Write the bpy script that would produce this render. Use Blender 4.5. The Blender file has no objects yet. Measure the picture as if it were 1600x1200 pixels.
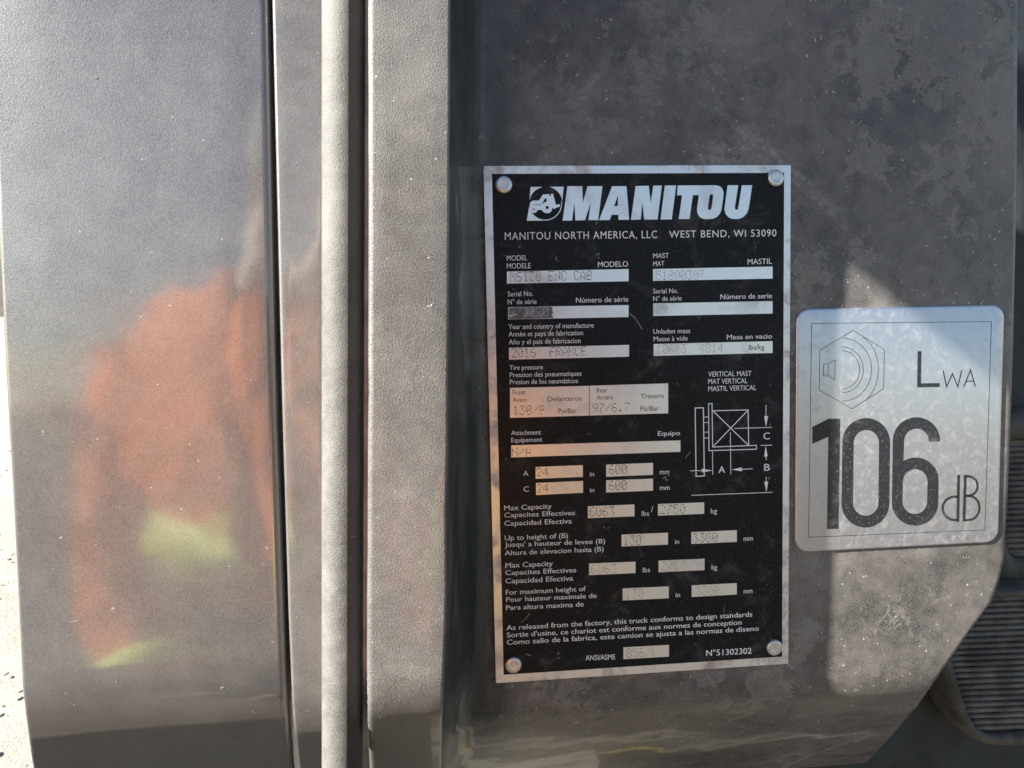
import bpy, bmesh, math, random
from mathutils import Vector, Matrix
random.seed(7)
SC = bpy.context.scene
COL = SC.collection
rad = math.radians

# ------------------------------------------------------------------ camera, sky, sun, exposure
# Panel frame: X right, Y into the machine, Z up, origin at the middle of the data plate (120 x 200 mm).
LEAN = 5.5                      # the side panel leans back a little
HEIGHT = 1.19                   # height of the data plate above the ground
M = Matrix.Translation((0, 0, HEIGHT)) @ Matrix.Rotation(rad(-LEAN), 4, 'X')
F = 1250.0                      # focal length in pixels of a 1600 px wide picture
CAM = Vector((-0.08127413, -0.30485581, 0.04172218))
RIGHT = Vector((0.99471622, -0.10031195, -0.02184402))
DOWN = Vector((-0.02944554, -0.07493475, -0.9967536))
FWD = Vector((0.09834942, 0.99213018, -0.07749255))
cam = bpy.data.cameras.new('camera'); camo = bpy.data.objects.new('camera', cam); COL.objects.link(camo)
cm = Matrix((( RIGHT.x, -DOWN.x, -FWD.x, CAM.x), (RIGHT.y, -DOWN.y, -FWD.y, CAM.y), (RIGHT.z, -DOWN.z, -FWD.z, CAM.z), (0, 0, 0, 1)))
camo.matrix_world = M @ cm
cam.sensor_width = 36.0; cam.lens = 36.0 * F / 1600.0; cam.clip_start = 0.005; cam.clip_end = 500
SC.camera = camo
SUN0 = Vector((-1.0, -0.42, 0.55)); SUN = SUN0.normalized()          # towards the sun, panel frame
SUNW = (M.to_3x3() @ SUN).normalized()
w = bpy.data.worlds.new('World'); SC.world = w; w.use_nodes = True
wn = w.node_tree; wn.nodes.clear()
sky = wn.nodes.new('ShaderNodeTexSky'); sky.sky_type = 'NISHITA'; sky.sun_disc = False
sky.sun_elevation = math.asin(SUNW.z); sky.sun_rotation = math.atan2(SUNW.x, SUNW.y)
sky.air_density = 1.0; sky.dust_density = 0.6; sky.ozone_density = 1.2
bg = wn.nodes.new('ShaderNodeBackground'); bg.inputs[1].default_value = 0.05
wo = wn.nodes.new('ShaderNodeOutputWorld')
wn.links.new(sky.outputs[0], bg.inputs[0]); wn.links.new(bg.outputs[0], wo.inputs[0])
sl = bpy.data.lights.new('sun', 'SUN'); sl.energy = 5.0; sl.angle = rad(0.53); sl.color = (1.0, 0.945, 0.87)
so = bpy.data.objects.new('sun', sl); COL.objects.link(so)
so.rotation_euler = SUNW.to_track_quat('Z', 'Y').to_euler()
SC.view_settings.view_transform = 'Standard'; SC.view_settings.look = 'None'
SC.view_settings.exposure = 1.82; SC.view_settings.gamma = 1.0

# ------------------------------------------------------------------ helpers
def U(px, py, Y=0.0):
    """point of the plane Y=const (panel frame) seen at pixel px,py of the 1600x1200 picture"""
    d = FWD + RIGHT * ((px - 800) / F) + DOWN * ((py - 600) / F)
    t = (Y - CAM.y) / d.y
    return CAM + d * t
def PJ(p):
    q = Vector(p) - CAM; z = q.dot(FWD)
    return 800 + F * q.dot(RIGHT) / z, 600 + F * q.dot(DOWN) / z
def lerp_poly(poly, y):
    if y <= poly[0][1]: a, b = poly[0], poly[1]
    elif y >= poly[-1][1]: a, b = poly[-2], poly[-1]
    else:
        for a, b in zip(poly, poly[1:]):
            if a[1] <= y <= b[1]: break
    return a[0] + (b[0] - a[0]) * (y - a[1]) / (b[1] - a[1])
def xon(poly, Y, Z):
    """X of an edge whose outline is poly, on the line at depth Y and height Z"""
    X = 0.0
    for _ in range(12):
        px, py = PJ((X, Y, Z))
        tx = lerp_poly(poly, py)
        X += (tx - px) * (Y - CAM.y) / F * 0.97
    return X
def prop(o, label=None, cat=None, group=None, kind=None):
    if label: o['label'] = label
    if cat: o['category'] = cat
    if group: o['group'] = group
    if kind: o['kind'] = kind
    return o
BASE = {}
def thing(name, label, cat, base, group=None):
    o = bpy.data.objects.new(name, None); COL.objects.link(o)
    o.empty_display_size = 0.02
    o.matrix_world = M @ Matrix.Translation(base)
    BASE[o.name] = Vector(base)
    return prop(o, label, cat, group)
def base_of(o):
    while o.parent: o = o.parent
    return BASE[o.name]
def mesh(name, verts, faces, mat, parent, smooth=True, auto=None):
    b = base_of(parent)
    me = bpy.data.meshes.new(name)
    me.from_pydata([tuple(Vector(v) - b) for v in verts], [], faces)
    me.validate(); me.update()
    o = bpy.data.objects.new(name, me); COL.objects.link(o); o.parent = parent
    me.materials.append(mat)
    if smooth:
        me.polygons.foreach_set('use_smooth', [True] * len(me.polygons))
        if auto is not None:
            me.set_sharp_from_angle(angle=rad(auto))
    return o
def grid_faces(nr, nc, closed=False):
    f = []
    for r in range(nr - 1):
        for c in range(nc - 1 if not closed else nc):
            c2 = (c + 1) % nc
            f.append((r * nc + c, r * nc + c2, (r + 1) * nc + c2, (r + 1) * nc + c))
    return f
def prism(poly, y0, y1, holes=()):
    """polygon in X,Z extruded from y0 (front) to y1 (back)"""
    bm = bmesh.new()
    loops = [poly] + list(holes); edges = []
    for lp in loops:
        vs = [bm.verts.new((x, y0, z)) for x, z in lp]
        for a, b in zip(vs, vs[1:] + vs[:1]): edges.append(bm.edges.new((a, b)))
    bmesh.ops.triangle_fill(bm, use_beauty=True, use_dissolve=False, edges=edges)
    front = list(bm.faces)
    if y1 != y0:
        r = bmesh.ops.extrude_face_region(bm, geom=front)
        mv = [v for v in r['geom'] if isinstance(v, bmesh.types.BMVert)]
        bmesh.ops.translate(bm, verts=mv, vec=(0, y1 - y0, 0))
    bmesh.ops.recalc_face_normals(bm, faces=bm.faces)
    if y1 == y0:
        for f in bm.faces:
            if f.normal.y > 0: f.normal_flip()
    bm.verts.index_update()
    v = [tuple(x.co) for x in bm.verts]; fs = [tuple(x.index for x in f.verts) for f in bm.faces]
    bm.free()
    return v, fs
def px_poly(pts, f=None, Y=0.0):
    out = []
    for p in pts:
        if f: p = f(*p)
        q = U(p[0], p[1], Y); out.append((q.x, q.z))
    return out
def rounded_rect(x0, x1, z0, z1, r, n=8):
    pts = []
    for cx, cz, a0 in ((x1 - r, z1 - r, 0), (x0 + r, z1 - r, 90), (x0 + r, z0 + r, 180), (x1 - r, z0 + r, 270)):
        for k in range(n + 1):
            a = rad(a0 + 90 * k / n); pts.append((cx + r * math.cos(a), cz + r * math.sin(a)))
    return pts

# ------------------------------------------------------------------ materials
class NT:
    def __init__(s, name):
        s.m = bpy.data.materials.new(name); s.m.use_nodes = True
        s.t = s.m.node_tree; s.b = s.t.nodes['Principled BSDF']
        s.co = s.t.nodes.new('ShaderNodeTexCoord').outputs['Object']
    def set(s, sock, v):
        if hasattr(v, 'is_linked'): s.t.links.new(v, sock)
        else:
            if isinstance(v, (tuple, list)) and len(v) == 3 and sock.type == 'RGBA': v = (*v, 1)
            sock.default_value = v
    def p(s, **k):
        for a, v in k.items():
            s.set(s.b.inputs[a.replace('_', ' ')], v)
        return s
    def noise(s, scale, detail=4, rough=0.55, dist=0.0, vec=None, out='Fac'):
        n = s.t.nodes.new('ShaderNodeTexNoise'); n.inputs['Scale'].default_value = scale
        n.inputs['Detail'].default_value = detail; n.inputs['Roughness'].default_value = rough
        n.inputs['Distortion'].default_value = dist
        s.t.links.new(vec if vec is not None else s.co, n.inputs['Vector'])
        return n.outputs[out]
    def voro(s, scale, vec=None, feature='F1', rnd=1.0):
        n = s.t.nodes.new('ShaderNodeTexVoronoi'); n.feature = feature; n.inputs['Scale'].default_value = scale
        n.inputs['Randomness'].default_value = rnd
        s.t.links.new(vec if vec is not None else s.co, n.inputs['Vector'])
        return n
    def map(s, scale=(1, 1, 1), loc=(0, 0, 0), rot=(0, 0, 0)):
        n = s.t.nodes.new('ShaderNodeMapping'); n.inputs['Scale'].default_value = scale
        n.inputs['Location'].default_value = loc; n.inputs['Rotation'].default_value = rot
        s.t.links.new(s.co, n.inputs['Vector']); return n.outputs[0]
    def ramp(s, fac, lo, hi, a=0.0, b=1.0):
        n = s.t.nodes.new('ShaderNodeMapRange'); n.interpolation_type = 'SMOOTHSTEP'
        n.inputs['From Min'].default_value = lo; n.inputs['From Max'].default_value = hi
        n.inputs['To Min'].default_value = a; n.inputs['To Max'].default_value = b
        s.t.links.new(fac, n.inputs['Value']); return n.outputs[0]
    def math(s, op, a, b=None, clamp=False):
        n = s.t.nodes.new('ShaderNodeMath'); n.operation = op; n.use_clamp = clamp
        s.set(n.inputs[0], a)
        if b is not None: s.set(n.inputs[1], b)
        return n.outputs[0]
    def mix(s, fac, a, b):
        n = s.t.nodes.new('ShaderNodeMix'); n.data_type = 'RGBA'
        s.set(n.inputs['Factor'], fac); s.set(n.inputs['A'], a); s.set(n.inputs['B'], b)
        # RGBA sockets of the mix node come after the float and vector ones
        return n
    def mixc(s, fac, a, b):
        n = s.t.nodes.new('ShaderNodeMix'); n.data_type = 'RGBA'
        ins = [i for i in n.inputs if i.type == 'RGBA']
        s.set(n.inputs[0], fac); s.set(ins[0], a); s.set(ins[1], b)
        return [o for o in n.outputs if o.type == 'RGBA'][0]
    def bump(s, h, strength, dist, normal=None):
        n = s.t.nodes.new('ShaderNodeBump'); n.inputs['Strength'].default_value = strength
        n.inputs['Distance'].default_value = dist
        s.t.links.new(h, n.inputs['Height'])
        if normal is not None: s.t.links.new(normal, n.inputs['Normal'])
        return n.outputs[0]
    def sep(s):
        n = s.t.nodes.new('ShaderNodeSeparateXYZ'); s.t.links.new(s.co, n.inputs[0]); return n.outputs
    def box(s, cx, cz, hx, hz):
        x, y, z = s.sep()
        a = s.math('SUBTRACT', s.math('ABSOLUTE', s.math('SUBTRACT', x, cx)), hx)
        b = s.math('SUBTRACT', s.math('ABSOLUTE', s.math('SUBTRACT', z, cz)), hz)
        return s.math('MAXIMUM', a, b)

def paint(name, dust=(0.3, 0.75), dustcol=(0.30, 0.275, 0.25), base=(0.018, 0.018, 0.021), rough=0.2, residue=0.0,
          grain=0.35, speck=0.5, coat=0.6, boxes=(), edge=None, seed=0.0, blotch=14, ior=1.5, grainscale=2600, stains=(), depth=0.0012, spk=0.60, coati=1.5, coatr=0.08, rel=0.6):
    """weathered dark machine paint under a film of dust, with dried marks and coarse grains"""
    t = NT(name); off = t.map(loc=(seed, seed * 2.3, seed * 1.7))
    big = t.noise(blotch, 6, 0.6, 0.3, off)
    mid = t.noise(blotch * 9, 5, 0.65, 0.2, off)
    fine = t.noise(grainscale, 2, 0.6, 0.0, off)
    d = t.math('ADD', t.math('MULTIPLY', big, 0.62), t.math('MULTIPLY', mid, 0.38))
    d = t.ramp(d, 0.33, 0.67, dust[0], dust[1])
    d = t.math('ADD', d, t.math('MULTIPLY', t.math('SUBTRACT', fine, 0.5), grain), True)
    col = t.mixc(d, base, dustcol)
    h = t.math('MULTIPLY', fine, 1.0)
    if residue > 0:
        warp = t.noise(22, 7, 0.68, 1.2, off)
        where = t.noise(9, 3, 0.5, 0.0, t.map(loc=(seed + 3, 1, 5)))
        r = t.math('MULTIPLY', t.ramp(warp, 0.50, 0.64), t.ramp(where, 0.42, 0.60))
        line = t.math('SUBTRACT', 1.0, t.ramp(t.math('ABSOLUTE', t.math('SUBTRACT', t.noise(30, 8, 0.68, 0.5, off), 0.5)), 0.0, 0.018))
        line = t.math('MULTIPLY', line, t.ramp(t.noise(30, 3, 0.5, 0, t.map(loc=(seed + 8, 2, 3))), 0.54, 0.66))
        r = t.math('MULTIPLY', t.math('MAXIMUM', r, t.math('MULTIPLY', line, 0.8)), t.ramp(t.noise(420, 4, 0.7, 0, off), 0.3, 0.62), True)
        r = t.math('MULTIPLY', r, residue)
        if stains:                               # dried splashes with ragged, lacy outlines at places of their own
            lace = t.noise(100, 12, 0.8, 0.3, off); tot = None
            for (cx, cz, rr, k) in stains:
                n = t.t.nodes.new('ShaderNodeVectorMath'); n.operation = 'DISTANCE'; t.t.links.new(t.co, n.inputs[0]); n.inputs[1].default_value = (cx, depth, cz)
                f = t.ramp(n.outputs['Value'], 0.0, rr, k, 0.0); tot = f if tot is None else t.math('MAXIMUM', tot, f)
            e = t.ramp(t.math('ADD', lace, t.math('MULTIPLY', tot, 0.22)), 0.57, 0.68)
            rim = t.math('SUBTRACT', 1.0, t.ramp(t.math('ABSOLUTE', t.math('SUBTRACT', e, 0.5)), 0.0, 0.5))
            e = t.math('ADD', t.math('MULTIPLY', e, 0.28), t.math('MULTIPLY', rim, 0.55), True)
            e = t.math('MULTIPLY', t.math('MULTIPLY', e, t.ramp(tot, 0.0, 0.35)), t.ramp(t.noise(900, 3, 0.7, 0, off), 0.25, 0.6, 0.35, 1.0), True)
            r = t.math('MAXIMUM', r, e)
        col = t.mixc(r, col, (0.34, 0.325, 0.30)); h = t.math('ADD', h, t.math('MULTIPLY', r, 1.5)); d = t.math('MAXIMUM', d, r)
    for (cx, cz, hx, hz, wd, thr) in boxes:
        q = t.box(cx, cz, hx, hz)
        e = t.math('SUBTRACT', 1.0, t.ramp(t.math('ADD', q, t.math('MULTIPLY', t.math('SUBTRACT', t.noise(70, 5, 0.7, 0, off), 0.5), wd * 2.2)), 0.0, wd))
        e = t.math('MULTIPLY', e, t.ramp(t.noise(260, 6, 0.75, 0.2, off), thr, thr + 0.14), True)
        col = t.mixc(t.math('MULTIPLY', e, 0.8), col, (0.26, 0.235, 0.205)); h = t.math('ADD', h, t.math('MULTIPLY', e, 2.0)); d = t.math('MAXIMUM', d, e)
    v = t.voro(900, off)
    sp = t.math('LESS_THAN', v.outputs['Distance'], t.ramp(t.noise(350, 2, 0.5, 0, off), spk, spk + 0.24, 0.0, 0.45))
    sp = t.math('MULTIPLY', sp, speck)
    col = t.mixc(sp, col, (0.55, 0.52, 0.48)); h = t.math('ADD', h, t.math('MULTIPLY', sp, 2.5))
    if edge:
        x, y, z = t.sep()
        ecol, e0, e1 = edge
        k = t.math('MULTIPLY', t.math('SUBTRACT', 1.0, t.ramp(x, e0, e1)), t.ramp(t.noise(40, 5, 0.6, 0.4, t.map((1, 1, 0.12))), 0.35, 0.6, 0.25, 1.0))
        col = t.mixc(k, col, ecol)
    nb = t.bump(t.noise(blotch * 1.6, 2, 0.5, 0, off), 0.12, 0.01)
    nb = t.bump(h, rel, 0.0004, nb)
    cn = t.bump(t.noise(blotch * 1.6, 2, 0.5, 0, off), 0.12, 0.01)
    t.p(Base_Color=col, Roughness=t.math('ADD', rough, t.math('MULTIPLY', d, 0.45)), IOR=ior, Normal=nb,
        Coat_Weight=coat, Coat_Roughness=coatr, Coat_IOR=coati, Coat_Normal=cn)
    return t.m

def metal(name, col=(0.86, 0.87, 0.88), rough=0.34, brush=(1, 1, 0.02), dirt=0.25, dirtcol=(0.2, 0.17, 0.15), metallic=1.0, scale=900, blotch=60):
    t = NT(name)
    br = t.noise(scale, 3, 0.6, 0, t.map(brush))
    dn = t.ramp(t.noise(blotch, 7, 0.7, 0.6), 0.46, 0.72, 0, dirt)
    fine = t.ramp(t.noise(1300, 3, 0.6), 0.55, 0.75, 0, dirt * 0.6)
    k = t.math('MAXIMUM', dn, fine)
    t.p(Base_Color=t.mixc(k, col, dirtcol), Metallic=t.math('MULTIPLY', t.math('SUBTRACT', 1.0, k), metallic),
        Roughness=t.math('ADD', t.math('ADD', rough - 0.06, t.math('MULTIPLY', br, 0.12)), t.math('MULTIPLY', k, 0.4)),
        Normal=t.bump(br, 0.12, 0.0002))
    return t.m

def ink(name, col, rough=0.4, dust=0.3, dustcol=(0.25, 0.24, 0.23), scale=90, speck=0.35, coat=0.0, thr=0.52, spec=0.5):
    t = NT(name)
    a = t.ramp(t.noise(scale, 7, 0.72, 0.6), thr, thr + 0.26, 0, dust)
    v = t.voro(700); s = t.math('LESS_THAN', v.outputs['Distance'], t.ramp(t.noise(160, 3), 0.56, 0.8, 0.0, 0.5))
    g = t.ramp(t.noise(1100, 3, 0.6), 0.58, 0.72, 0, dust * 0.8)
    k = t.math('MAXIMUM', t.math('MAXIMUM', a, t.math('MULTIPLY', s, speck)), g, True)
    t.p(Base_Color=t.mixc(k, col, dustcol), Roughness=t.math('ADD', rough, t.math('MULTIPLY', k, 0.4)),
        Normal=t.bump(t.noise(900, 3), 0.15, 0.0002), Coat_Weight=coat, Coat_Roughness=0.12, Specular_IOR_Level=spec)
    return t.m

def plain(name, col, rough=0.6, var=0.25, scale=60, bump=0.3, bd=0.001, metallic=0.0, spec=0.5):
    t = NT(name); n = t.noise(scale, 6, 0.65)
    c2 = tuple(min(1, c * (1 + var)) for c in col); c1 = tuple(c * (1 - var) for c in col)
    t.p(Base_Color=t.mixc(t.ramp(n, 0.3, 0.7), c1, c2), Roughness=rough, Metallic=metallic, Specular_IOR_Level=spec,
        Normal=t.bump(t.noise(scale * 8, 3), bump, bd))
    return t.m

PB = Vector((0.0, 0.0, -0.30))      # base of the body panels (texture origin too)
MAT = {}
MAT['hood'] = paint('dusty hood paint', dust=(0.44, 0.68), dustcol=(0.150, 0.146, 0.142), speck=0.4, coat=1.0, coati=1.95, coatr=0.105, rel=0.25, grain=0.9, blotch=11, seed=1.1, ior=1.5)
MAT['strip'] = paint('dusty frame paint', dust=(0.42, 0.72), dustcol=(0.17, 0.163, 0.153), speck=0.4, coat=1.0, coati=1.65, rel=0.25, grain=0.9, blotch=13, seed=2.7, ior=1.5)
MAT['post'] = paint('dusty post paint', dust=(0.48, 0.82), dustcol=(0.17, 0.165, 0.155), speck=0.75, coat=0.4, spk=0.60, rel=0.5, grain=1.3, grainscale=2000, residue=0.22, blotch=18, seed=4.2)
MAT['seal'] = paint('dusty seal', dust=(0.34, 0.66), dustcol=(0.25, 0.246, 0.23), base=(0.008, 0.009, 0.012), speck=0.6, coat=0.0, grain=0.7, rough=0.42, blotch=30, seed=5.0)  # dusty half of the seal, its sunlit side painted paler
MAT['seal_bare'] = paint('bare seal rubber', dust=(0.02, 0.16), dustcol=(0.16, 0.155, 0.145), base=(0.008, 0.009, 0.012), speck=0.3, coat=0.0, grain=0.3, rough=0.35, blotch=30, seed=5.0)  # dark copy of the seal paint for its shaded side
STAINS = []
for (px, py, rr, k) in ((1490, 60, 0.045, 1.0), (1560, 150, 0.035, 0.9), (1370, 90, 0.03, 0.8), (1430, 20, 0.035, 0.9), (1090, 60, 0.03, 0.6), (1000, 130, 0.022, 0.6), (840, 140, 0.025, 0.7), (860, 210, 0.03, 0.7), (930, 215, 0.02, 0.6), (1165, 245, 0.02, 0.8), (1360, 250, 0.02, 0.7), (1480, 265, 0.025, 0.7),
                         (1265, 430, 0.016, 0.8), (1345, 400, 0.014, 0.7), (1500, 340, 0.02, 0.5), (1205, 1075, 0.018, 1.0), (1175, 1130, 0.022, 0.9), (1100, 1055, 0.014, 0.7), (900, 1085, 0.016, 0.6), (1270, 870, 0.012, 0.8), (1255, 1000, 0.016, 0.7), (1430, 960, 0.03, 0.25), (770, 250, 0.014, 0.7)):
    q_ = U(px, py, 0.0012); STAINS.append((q_.x - PB.x, q_.z - PB.z, rr, k))
MAT['recess'] = paint('weathered panel paint', dust=(0.18, 0.58), dustcol=(0.30, 0.28, 0.255), base=(0.009, 0.009, 0.012), speck=0.8, coat=0.3, coati=1.5, rel=0.5, grain=1.1,
                      residue=0.8, blotch=16, seed=6.3, ior=1.5,
                      boxes=((0.0, 0.30, 0.060, 0.100, 0.004, 0.46),),
                      edge=((0.010, 0.018, 0.018), -0.060, -0.044), stains=STAINS, spk=0.54)  # edge: dark green shade and reflections of the side wall painted in
MAT['trim'] = plain('grey edge trim', (0.30, 0.27, 0.265), 0.35, 0.3, 90)
MAT['alu'] = metal('brushed aluminium', brush=(0.03, 1, 1))
MAT['alu_border'] = metal('tarnished aluminium border', dirt=0.75, dirtcol=(0.30, 0.22, 0.17), rough=0.38, brush=(1, 1, 0.05))
MAT['rivet'] = metal('rivet metal', col=(0.70, 0.71, 0.72), rough=0.36, dirt=0.35, dirtcol=(0.30, 0.27, 0.24), blotch=300)
MAT['plate_black'] = ink('black plate print', (0.006, 0.007, 0.010), 0.36, 0.36, dustcol=(0.20, 0.195, 0.19), scale=70, speck=0.8, spec=0.22, thr=0.51)
MAT['silver_ink'] = ink('silver plate print', (0.90, 0.91, 0.93), 0.38, 0.25, dustcol=(0.2, 0.2, 0.2), scale=120, speck=0.0)
MAT['dark_ink'] = ink('dark field print', (0.03, 0.03, 0.033), 0.4, 0.25, scale=120)
MAT['dot_dark'] = plain('stamped dot shadow', (0.17, 0.15, 0.145), 0.5, 0.3, 400)
MAT['dot_light'] = plain('stamped dot burr', (0.52, 0.52, 0.53), 0.3, 0.3, 400, metallic=0.7)
MAT['smudge'] = ink('ink smudge', (0.11, 0.11, 0.12), 0.45, 0.75, dustcol=(0.45, 0.44, 0.44), scale=260, speck=0.0, thr=0.42)
MAT['label'] = metal('silver foil label', col=(0.62, 0.64, 0.68), rough=0.30, dirt=0.26, dirtcol=(0.34, 0.33, 0.31), metallic=0.9, blotch=260)
MAT['label_ink'] = ink('label print', (0.016, 0.018, 0.022), 0.35, 0.42, dustcol=(0.30, 0.28, 0.25), scale=70, speck=0.6)
MAT['chalk'] = plain('pale scuff', (0.17, 0.168, 0.165), 0.8, 0.3, 200)
MAT['rubber'] = plain('dusty pedal rubber', (0.15, 0.14, 0.12), 0.62, 0.45, 70, 0.5)
MAT['rim'] = plain('scuffed pedal rim', (0.075, 0.070, 0.058), 0.6, 0.5, 60, 0.5)
MAT['cab'] = plain('dark cab floor', (0.020, 0.027, 0.028), 0.55, 0.5, 30, 0.4)
MAT['rust'] = plain('rusty steel', (0.20, 0.12, 0.07), 0.8, 0.5, 200)

# ------------------------------------------------------------------ ground (large structure)
t = NT('trodden yard ground')
c = t.mixc(t.ramp(t.noise(1.1, 6, 0.6, 0.5), 0.35, 0.65), (0.10, 0.092, 0.08), (0.22, 0.20, 0.165))
c = t.mixc(t.ramp(t.voro(38).outputs['Distance'], 0.28, 0.6), c, (0.13, 0.115, 0.095))
t.p(Base_Color=c, Roughness=0.95, Specular_IOR_Level=0.2, Normal=t.bump(t.math('ADD', t.noise(45, 6, 0.7), t.math('MULTIPLY', t.voro(30).outputs['Distance'], -0.8)), 0.9, 0.02))
me = bpy.data.meshes.new('ground'); g = 120.0
me.from_pydata([(-g, -g, 0), (g, -g, 0), (g, g, 0), (-g, g, 0)], [], [(0, 1, 2, 3)])
me.materials.append(t.m); o = bpy.data.objects.new('ground', me); COL.objects.link(o); prop(o, kind='structure')
t = NT('worn concrete')
t.p(Base_Color=t.mixc(t.ramp(t.noise(3, 6, 0.6), 0.35, 0.65), (0.30, 0.27, 0.21), (0.46, 0.42, 0.34)), Roughness=0.9, Normal=t.bump(t.noise(60, 5, 0.7), 0.5, 0.01))
YEL = plain('yellow line paint', (0.62, 0.50, 0.03), 0.7, 0.2, 20)
def slab(name, x0, x1, y0, y1, z, mat, sk=0.0):
    me = bpy.data.meshes.new(name); me.from_pydata([(x0, y0, 0), (x1, y0 + sk, 0), (x1, y1 + sk, 0), (x0, y1, 0), (x0, y0, z), (x1, y0 + sk, z), (x1, y1 + sk, z), (x0, y1, z)], [], [(4, 5, 6, 7), (0, 1, 5, 4), (1, 2, 6, 5), (2, 3, 7, 6), (3, 0, 4, 7)])
    me.materials.append(mat); o = bpy.data.objects.new(name, me); COL.objects.link(o); prop(o, kind='structure')
slab('paving', -0.10, 2.2, 0.33, 0.38, 0.012, t.m, 0.02); slab('paving', -0.10, 2.2, 0.47, 0.62, 0.012, t.m, 0.03)
slab('road_marking', 0.20, 0.32, 0.475, 0.51, 0.016, YEL, 0.01)
# pale crushed stone lying left of the machine
t = NT('pale crushed stone')
c = t.mixc(t.noise(9, 5, 0.6), (0.46, 0.425, 0.35), (0.62, 0.58, 0.49))
t.p(Base_Color=c, Roughness=0.95, Specular_IOR_Level=0.2, Normal=t.bump(t.noise(90, 6, 0.75), 1.0, 0.015))
STONE = t.m
rng = random.Random(3); vs = []; fs = []
def heightat(x, y): return 0.006 + 0.010 * math.sin(x * 7.1 + 1.3 * math.sin(y * 3.3)) * math.sin(y * 5.7)
X0, X1, Y0, Y1g, NX, NY = -9.0, -0.45, 0.8, 16.0, 90, 150
for j in range(NY + 1):
    for i in range(NX + 1):
        y = Y0 + (Y1g - Y0) * (j / NY) ** 1.6; x = X0 + (X1 - X0) * i / NX - 0.25 * (y - Y0) * 0
        ed = min(i, NX - i, j, NY - j); vs.append((x, y, -0.02 if ed == 0 else 0.012 + heightat(x, y) + rng.uniform(-0.006, 0.006)))
fs = grid = [(j * (NX + 1) + i, j * (NX + 1) + i + 1, (j + 1) * (NX + 1) + i + 1, (j + 1) * (NX + 1) + i) for j in range(NY) for i in range(NX)]
fs = list(fs)
def stone(x, y, r):
    i0 = len(vs); h = [r * rng.uniform(0.7, 1.3) for _ in range(14)]; a0 = rng.uniform(0, 6.28)
    z = 0.012 + heightat(x, y) + r * 0.15
    vs.append((x, y, z + h[0] * 0.5))
    for k in range(5): vs.append((x + h[k + 1] * math.cos(a0 + k * 1.2566), y + h[k + 1] * math.sin(a0 + k * 1.2566), z + r * 0.3))
    for k in range(5): vs.append((x + h[k + 6] * 0.8 * math.cos(a0 + k * 1.2566), y + h[k + 6] * 0.8 * math.sin(a0 + k * 1.2566), z - r))
    for k in range(5):
        k2 = (k + 1) % 5
        fs.append((i0, i0 + 1 + k, i0 + 1 + k2)); fs.append((i0 + 1 + k, i0 + 6 + k, i0 + 6 + k2, i0 + 1 + k2))
for _ in range(1500):
    y = 0.9 + 6.5 * rng.random() ** 1.7; x = -0.35 - y * (0.25 + 0.75 * rng.random())
    stone(x, y, rng.choice((0.004, 0.006, 0.008, 0.010)))
me = bpy.data.meshes.new('crushed_stone'); me.from_pydata(vs, [], fs); me.materials.append(STONE)
o = bpy.data.objects.new('crushed_stone', me); COL.objects.link(o)
prop(o, 'sunlit pale crushed stone ground beyond the left cover panel', 'gravel', kind='stuff')

# ------------------------------------------------------------------ curved sheets
def profile(Y, ztop, zbend, r, phimax, tail, nflat=10, narc=18, ntail=8):
    rows = []
    for k in range(nflat): rows.append((Y, ztop + (zbend - ztop) * k / nflat))
    for k in range(narc + 1):
        a = rad(phimax) * k / narc
        rows.append((Y + r * (1 - math.cos(a)), zbend - r * math.sin(a)))
    y, z = rows[-1]; a = rad(phimax)
    for k in range(1, ntail + 1):
        rows.append((y + tail * math.sin(a) * k / ntail, z - tail * math.cos(a) * k / ntail))
    return rows
def edge_cols(rr, wall, n=6):
    """(distance from the edge, drop) from the foot of the side wall over the rounded edge"""
    out = [(0.0, rr + wall)]
    for k in range(n + 1):
        a = math.pi / 2 * k / n
        out.append((rr * (1 - math.cos(a)), rr * (1 - math.sin(a))))
    return out
def sheet(name, parent, mat, rows, left, right, rl, wl, rr_, wr, wob=0.0):
    L = edge_cols(rl, wl); Rr = edge_cols(rr_, wr)[::-1]; mid = [0.2, 0.4, 0.6, 0.8]
    vs = []; nc = len(L) + len(mid) + len(Rr)
    rng = random.Random(len(name))
    for (y, z) in rows:
        x0, x1 = xon(left, y, z), xon(right, y, z)
        j0 = rng.uniform(-wob, wob); j1 = rng.uniform(-wob, wob)
        for e, dr in L: vs.append((x0 + e + j0, y + dr, z))
        for f in mid: vs.append((x0 + rl + (x1 - rr_ - x0 - rl) * f, y, z))
        for e, dr in Rr: vs.append((x1 - e + j1, y + dr, z))
    return mesh(name, vs, grid_faces(len(rows), nc), mat, parent, True, 50)

# hood cover at the left
hood = thing('hood_cover', 'large dusty grey cover panel with curved lower edge, left of the narrow seam', 'cover panel', (-0.2, -0.045, -0.30))
HOOD_L = [(-30, -500), (-9, 200), (0, 445), (10, 640), (22, 850), (29, 1000), (33, 1080), (39, 1130), (49, 1200), (80, 1330)]
HOOD_R = [(415, -200), (419, 0), (432, 620), (446, 1040), (451, 1120), (458, 1200), (474, 1330)]
rows = profile(-0.046, 0.30, -0.064, 0.044, 43, 0.12, nflat=14)
sheet('cover_skin', hood, MAT['hood'], rows, HOOD_L, HOOD_R, 0.0015, 0.17, 0.0028, 0.03)

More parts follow.
